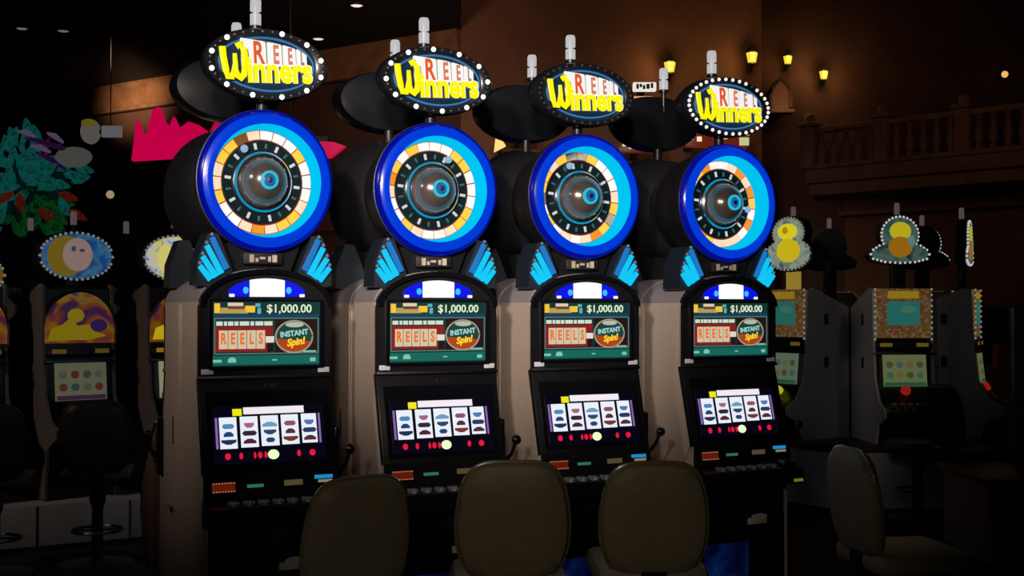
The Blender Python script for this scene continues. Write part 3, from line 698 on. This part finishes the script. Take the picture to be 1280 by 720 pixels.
# carousel on the right
cx, cy, cr_ = 3.10, 10.95, .95
fr = dict(side=GREYS, vents=True, glass=art('frog_glass', [(40, 60, 30), (130, 110, 40), (120, 40, 40), (150, 140, 90), (50, 50, 90)], 26, .38, 7.7, 4), scr=(120, 140, 120),
          sym=[(90, 100, 60), (80, 120, 110), (140, 120, 70)], band=(50, 110, 80), top='gourd', tz=2.16, k=.42, bk=.42, z0=.52,
          face=art('gourd_face', [(110, 140, 120), (170, 180, 160), (60, 110, 100)], 9, .6, 1.1),
          pics=[(ell(.11, .07, 16, 0, .10), (230, 216, 40), .8), (ell(.13, .10, 16, .01, -.06), (220, 196, 30), .75), (ell(.03, .03, 10, -.02, .11), (200, 150, 20), .7)], door_light=(190, 190, 40), neckm=glow('yellow_neck', (190, 160, 60), .5))
fr2 = dict(fr); fr2.update(top='bell', scr=(130, 140, 90), spin=(190, 40, 30), door_light=None, bk=.6, neckm=BLACK,
           face=art('bell_face', [(50, 90, 90), (90, 120, 110), (30, 60, 70)], 9, .5, 1.9),
           pics=[(ell(.09, .075, 16, .0, .08), (214, 196, 40), .65), (ell(.10, .085, 16, .0, -.05), (180, 120, 20), .6), (ell(.03, .05, 10, .09, .0), (120, 160, 170), .5)])
GR = 'slot machines in the round bank on the right'
for th, lab, st, ky in ((-56, 'slot machine under the yellow gourd-shaped sign on the right', fr, 'frog'), (4, 'slot machine under the bell-shaped sign edged with white bulbs', fr2, 'bell'),
                        (64, 'pale slot machine seen side-on at the right of the round bank', fr2, 'bell'), (124, 'slot machine on the far right side of the round bank, facing away', fr2, 'bell'),
                        (184, 'slot machine on the back of the round bank, behind the bell sign', fr2, 'bell'), (244, 'slot machine on the far left side of the round bank, behind the gourd sign', fr2, 'bell')):
    bg_machine(lab, (cx + cr_ * math.sin(R(th)), cy - cr_ * math.cos(R(th)), 0), R(th), GR, st, ky)
cb = thing('carousel_base', 'off-white six-sided base under the round bank of machines', 'base', (cx, cy, 0))
one('plinth', MB().lathe([(0, 0), (1.17, 0), (1.17, .46), (0, .46)], 6, 'z'), WHITEB, cb, rot=(0, 0, R(4)))
one('counter_edge', MB().lathe([(0, .46), (1.22, .46), (1.24, .475), (1.24, .505), (1.22, .52), (0, .52)], 6, 'z'), mat('brown_edge', (70, 46, 36), .5), cb, rot=(0, 0, R(4)))
chair('black chair nearest the grey base cabinet at the right edge', (3.29, 8.9, 0), R(-75), 'black stools at the round bank', DARKV, DARKV, 'dark', 1.05)
chair('black chair half hidden below the bell-sign slot machine', (3.10, 9.46, 0), R(72), 'black stools at the round bank', DARKV, DARKV, 'dark', 1.02)

# cabinet cut by the right edge
rb = thing('bank_base', 'grey base cabinet with wooden edge at the right picture edge', 'base', (3.0, 7.75, 0))
one('plinth', MB().box((.9, .42, .25), (1.8, .84, .50), .008), WHITEB, rb)
one('counter_edge', MB().box((.9, .42, .52), (1.88, .90, .04), .012), mat('orange_wood', (150, 92, 60), .4, 0, .3, 12), rb)
bg_machine('pale slot machine cut by the right edge of the picture', (3.86, 8.2, 0), R(72), 'slot machines standing apart on the right', dict(fr2, z0=.54), 'bell')

# ================================================================== architecture details
def lantern(label, x, y, Y, watts, back=True, k=1.0):
    p = px(x, y, Y)
    t = thing('wall_lantern', label, 'lantern', p, 0, 'lit wall lanterns')
    part('glass', M('lan_glass%.1f' % k, lambda b: b.lathe([(0, -.07), (.05, -.07), (.075, .06), (0, .06)], 6, 'z'), glow('lan_yel%.1f' % k, (255, 214, 60), k)), t)
    part('cap', M('lan_cap', lambda b: b.lathe([(.085, .058), (.085, .07), (.03, .13), (.012, .16), (0, .19)], 6, 'z'), BLACKM), t)
    part('foot', M('lan_foot', lambda b: b.lathe([(0, -.12), (.02, -.11), (.055, -.085), (.055, -.068)], 6, 'z'), BLACKM), t)
    part('arm', M('lan_arm', lambda b: b.tube([(0, 0, -.10), (0, .08, -.16), (0, .17, -.14), (0, .22, -.06)], .012, 8).box((0, .225, -.05), (.06, .015, .2), .004), BLACKM), t)
    point('lantern_bulb', (p[0], p[1] - .14, p[2]), watts, (1, .58, .2), .07)
    return t
lantern('yellow wall lantern left of the rightmost wheel machine sign', 838, 83, 15.40, 5)
lantern('yellow wall lantern just above and right of the rightmost wheel sign', 941, 71, 15.70, 5)
lantern('yellow wall lantern above the lit arch', 986, 74, 20.17, 5)
lantern('yellow wall lantern nearest the stone balcony', 1031, 93, 20.17, 8)
PIL = mat('sandstone', (134, 98, 74), .85, 0, .14, 3, .3)
# arch niche with a light inside
p = px(977, 116, 20.0)
po = [(x * .5, z * .42) for x, z in [(-.34, -.55), (-.34, -.1), (-.30, .15), (-.2, .36), (0, .56), (.2, .36), (.30, .15), (.34, -.1), (.34, -.55)]]
n_ = thing('arched_niche', 'small lit pointed arch between two lanterns', 'arch', (p[0], p[1], p[2]))
one('arch_wall', MB().prism(po, .10, .42), PIL, n_)
one('arch_frame', MB().tube([(x, 0, z) for x, z in po], .035, 8), PLASTERD, n_)
one('arch_sill', MB().box((0, .15, -.28), (.46, .3, .06), .01), PIL, n_)
point('niche_lamp', (p[0] + .05, p[1] - .25, p[2] - .15), 2.2, (1, .6, .36), .08)
# balcony with a stone balustrade
A2, B2 = Vector((4.75, 19.6)), Vector((8.2, 16.1)); d2 = B2 - A2; Lb = d2.length
STONE = mat('balcony_stone', (128, 96, 76), .9, 0, .2, 4, .3)
rzb = math.atan2(d2.y, d2.x)
bal = thing('balcony', 'dim stone balcony with turned balusters along the right wall', 'balcony', (A2.x, A2.y, 0), rzb)
one('ledge', MB().box((Lb / 2, .9, 3.70), (Lb, 2.1, .22), .03).box((Lb / 2, .95, 3.50), (Lb, 2.0, .2), .04), STONE, bal)
one('front_wall', MB().box((Lb / 2, 1.2, 1.70), (Lb, .3, 3.4)), PLASTER, bal)
one('cornice', MB().box((Lb / 2, .98, 3.18), (Lb, .3, .10), .03), STONE, bal)
one('rail_top', MB().box((Lb / 2, 0, 4.44), (Lb, .18, .09), .02), STONE, bal)
one('rail_base', MB().box((Lb / 2, 0, 3.86), (Lb, .2, .08), .02), STONE, bal)
nb = 23; 
for i in range(nb + 1):
    x = Lb * i / nb
    if i % 6 == 0:
        part('post', M('bal_post', lambda b: b.box((0, 0, 4.17), (.24, .24, .66), .02).box((0, 0, 4.54), (.30, .30, .07), .02).ball((0, 0, 4.64), .09, 12), STONE), bal, (x, 0, 0))
    else:
        part('baluster', M('baluster', lambda b: b.lathe([(.06, 3.90), (.06, 3.94), (.035, 3.97), (.072, 4.06), (.062, 4.14), (.034, 4.28), (.032, 4.34), (.058, 4.38), (.058, 4.40)], 12, 'z'), STONE), bal, (x, 0, 0))
bbp = thing('balcony_bulb', 'small amber bulb high above the balcony', 'lamp', px(1258, 92, 20.1))
one('globe', MB().ball((0, 0, 0), .055, 12), glow('bulb_amber', (255, 190, 110), .9), bbp)
one('holder', MB().tube([(0, .04, 0), (0, .3, 0)], .02, 8), BLACKM, bbp)
# wall picture and shelf low on the right
pf = thing('wall_picture', 'dark framed picture on the red-brown wall at the far right', 'picture', px(1252, 418, 13.2), R(-30))
one('frame', MB().prism([(-.28, -.3), (.28, -.3), (.28, .3), (-.28, .3)], 0, .04), mat('picture_frame', (40, 28, 22), .5), pf)
one('canvas', MB().prism([(-.23, -.25), (.23, -.25), (.23, .25), (-.23, .25)], -.006, 0), mat('picture_dark', (20, 16, 16), .6), pf)
tag(one('wall_block', MB().box((0, 0, 0), (.22, .16, .26), .02), mat('orange_block', (170, 98, 66), .6), loc=px(1256, 446, 13.0)), 'small orange block fixed below the dark picture', 'block')
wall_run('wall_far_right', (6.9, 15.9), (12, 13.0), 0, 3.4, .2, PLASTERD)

# ================================================================== signs in the distance
# pink crown
cp = px(298, 168, 13.2); K = 13.2 / F
crown = [(165, 201), (171, 149), (179, 170), (184, 166), (191, 137), (199, 134), (205, 152), (212, 158), (217, 146), (224, 161), (236, 152), (248, 156), (262, 166), (275, 140), (298, 118), (320, 140), (335, 172), (352, 168), (370, 176), (382, 172), (394, 178), (404, 177), (418, 178), (432, 183), (414, 197), (360, 205), (298, 207), (230, 197)]
ct = thing('crown_sign', 'glowing pink crown sign behind the leftmost wheel machine', 'sign', cp)
one('crown', MB().prism([((x - 298) * K, -(y - 168) * K) for x, y in crown], -.05, .05), glow('crown_pink', (206, 0, 74), .85), ct)
for x in (-.55, .55): one('hanger', MB().tube([(x, 0, .1), (x, 0, 5.0 - cp[2])], .012, 6), BLACKM, ct)
one('back_plate', MB().box((0, .08, -.1), (1.9, .05, .2), .01), BLACKM, ct)
# pale round and oblong sign
ps = thing('paddle_sign', 'pale grey round sign with an oblong plate hung beside the pink crown', 'sign', px(112, 164, 12.4))
one('disc', MB().prism(ell(.095, .125, 24), -.03, .03), glow('pale_disc', (120, 116, 108), .42), ps)
one('disc_cap', MB().prism(ell(.075, .04, 16, -.01, .085), -.036, -.02), glow('disc_yellow', (130, 116, 40), .42), ps)
one('plate', MB().box((.215, 0, .0), (.20, .05, .115), .006), glow('pale_plate', (128, 130, 136), .42), ps)
one('stem', MB().box((.10, 0, 0), (.06, .03, .05)).tube([(0, .0, .1), (0, 0, 5.0 - px(112, 164, 12.4)[2])], .01, 6), BLACKM, ps)
# teal leafy display
tl = thing('leafy_display', 'dim teal and green leafy display with purple fronds at the left edge', 'display', px(35, 235, 11.5))
rnd = random.Random(4)
def leaf_mesh(b):
    n = 8; c = []
    for i in range(n + 1):
        q = i / n; wd = .075 * math.sin(PI * q) ** .8 + .004
        y = -.05 * math.sin(PI * q); z = .36 * q
        c.append((wd, y, z))
    top = [b.bm.verts.new((0, y - .018, z)) for wd, y, z in c]; bot = [b.bm.verts.new((0, y + .012, z)) for wd, y, z in c]
    le = [b.bm.verts.new((-wd, y + .01, z)) for wd, y, z in c]; ri = [b.bm.verts.new((wd, y + .01, z)) for wd, y, z in c]
    for i in range(n):
        for A, B in ((le, top), (top, ri), (ri, bot), (bot, le)): b.bm.faces.new((A[i], A[i + 1], B[i + 1], B[i]))
    return b
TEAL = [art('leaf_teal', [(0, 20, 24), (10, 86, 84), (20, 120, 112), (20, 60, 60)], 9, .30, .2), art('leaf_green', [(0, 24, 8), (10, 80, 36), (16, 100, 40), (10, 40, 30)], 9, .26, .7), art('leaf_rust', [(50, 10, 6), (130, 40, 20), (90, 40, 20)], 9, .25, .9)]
for i in range(110):
    an = rnd.uniform(0, 2 * PI); rr = rnd.uniform(0, .40)
    k = 1 if math.sin(an) < -.35 and math.cos(an) > -.5 else 0
    if rnd.random() < .10: k = 2
    x, z = math.cos(an) * rr * 1.2, math.sin(an) * rr * 1.15
    part('leaf', M('leaf%d' % k, leaf_mesh, TEAL[k]), tl, (x, rnd.uniform(-.16, .1), z), (rnd.uniform(-.4, .4), PI / 2 - an + rnd.uniform(-.9, .9), rnd.uniform(-.5, .5)), scale=(.55, .6, .55))
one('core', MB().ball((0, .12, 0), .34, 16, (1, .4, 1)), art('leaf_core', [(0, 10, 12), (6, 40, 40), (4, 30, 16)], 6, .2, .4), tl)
for i, (x0, y0, x1, y1) in enumerate(((22, 164, 42, 170), (58, 166, 78, 178), (38, 182, 62, 190), (30, 172, 74, 186), (52, 176, 96, 196), (44, 190, 82, 212))):
    a = Vector(px(x0, y0, 11.4)) - Vector(tl.location); c = Vector(px(x1, y1, 11.4)) - Vector(tl.location)
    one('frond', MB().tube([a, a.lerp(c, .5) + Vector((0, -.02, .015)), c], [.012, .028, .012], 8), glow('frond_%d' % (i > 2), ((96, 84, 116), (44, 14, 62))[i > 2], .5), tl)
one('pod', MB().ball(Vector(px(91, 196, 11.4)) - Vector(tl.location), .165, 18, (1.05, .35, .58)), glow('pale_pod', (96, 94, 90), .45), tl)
one('stand', MB().lathe([(.06, -2.72), (.06, -.3)], 12, 'z').lathe([(0, -2.73), (.3, -2.73), (.3, -2.70), (.06, -2.66)], 20, 'z'), BLACKM, tl)
# distant shop lights
def shop(label, x, y, Y, wpx, hpx, m, marks=None, name='shop_sign'):
    p = px(x, y, Y); k = Y / F
    t = thing(name, label, 'sign', p)
    one('board', MB().box((0, 0, 0), (wpx * k, .08, hpx * k), .01), m, t)
    for j, (dx, dy, wx, hy, mm) in enumerate(marks or []):
        one('sign_mark', MB().box((dx * k, -.045, -dy * k), (wx * k, .02, hy * k), .003), mm, t)
    wy = 14.9 + (p[0] + .62) * 1.1 / 3.87 - p[1]
    one('bracket', MB().box((0, wy / 2 + .02, 0), (.06, wy, .06)), BLACKM, t)
    return t
DKM = mat('sign_dark_marks', (30, 26, 24), .6)
shop('small white sign with dark marks beside the dark-bulb wheel sign', 806, 108, 14.6, 29, 11, glow('shop_white', (240, 232, 222), .95), [(-9, 0, 3, 6, DKM), (-5, -1, 3, 4, DKM), (-1, 1, 3, 5, DKM), (4, 0, 4, 6, DKM), (9, -1, 3, 6, DKM)])
shop('narrow amber strip light under the small white sign', 804, 122, 14.5, 24, 4, glow('shop_amber', (224, 160, 110), .9), name='strip_light')
OR = glow('shop_red', (120, 40, 22), .6); WH2 = glow('shop_warm', (255, 226, 190), 1.0)
shop('red-orange lit sign with white lamps below the rightmost wheel sign', 874, 172, 14.6, 34, 24, OR, [(0, 2, 6, 6, WH2), (-10, 1, 4, 4, WH2), (9, -4, 5, 4, glow('shop_or', (220, 110, 60), .9))])
shop('pair of white lamps on a red sign just under the rightmost wheel sign', 912, 175, 14.8, 44, 22, OR, [(-8, -4, 10, 6, WH2), (18, 2, 12, 10, glow('shop_green', (200, 200, 150), .9)), (20, -8, 8, 5, WH2)])
shop('reddish lit sign with a white streak right of the dark-bulb wheel', 800, 184, 14.6, 54, 14, glow('shop_dull', (96, 40, 26), .5), [(-2, 0, 24, 4, WH2), (-20, -3, 4, 4, WH2), (26, 1, 6, 5, WH2)])
shop('dull red lit sign between the two middle wheels', 646, 172, 14.4, 50, 10, glow('shop_dull2', (92, 44, 30), .5), [(-10, 0, 14, 4, glow('shop_or2', (150, 90, 60), .6))])
yt = thing('shop_sign', 'small yellow triangular sign between the two middle wheels', 'sign', px(624, 180, 14.0))
one('board', MB().prism([(-.06, -.09), (.075, -.02), (.05, .02), (-.04, .09)], -.04, .04), glow('tri_yellow', (255, 214, 120), 1.0), yt)
one('bracket', MB().box((0, .57, 0), (.04, 1.10, .04)), BLACKM, yt)
# ceiling downlights and a far lamp
def down(label, x, y, z=5.0):
    Y = (z - .02 - 1.6) / ((HZ - y) / F)
    t = thing('downlight', label, 'ceiling light', ((x - 640) / F * Y, Y, z), 0, 'ceiling downlights')
    part('trim_ring', M('dl_ring', lambda b: b.lathe([(.10, 0), (.10, -.015), (.075, -.02), (.075, 0)], 20, 'z'), BLACKM), t)
    return t, Y
for x, y, k, lab in ((25, 35, .14, 'dim ceiling downlight nearest the left picture edge'), (77, 38, .14, 'dim ceiling downlight second from the left picture edge'),
                     (445, 6, 1.0, 'bright ceiling downlight at the top between the first two wheel signs'), (397, 48, .9, 'bright ceiling downlight beside the leftmost wheel sign')):
    t, Y = down(lab, x, y)
    part('lens', M('dl_lens%.1f' % k, lambda b: b.lathe([(.075, -.004), (.05, -.022), (0, -.028)], 20, 'z'), glow('dl_glow%.2f' % k, (255, 236, 226), k)), t)
fl = thing('hanging_lamp', 'small pale lamp glowing in the dark left of the leftmost wheel', 'lamp', px(137, 243, 13.5))
one('globe', MB().ball((0, 0, 0), .045, 12), glow('far_globe', (200, 180, 130), .55), fl)
one('cord', MB().tube([(0, 0, .04), (0, 0, 5.0 - px(137, 243, 13.5)[2])], .006, 6), BLACKM, fl)
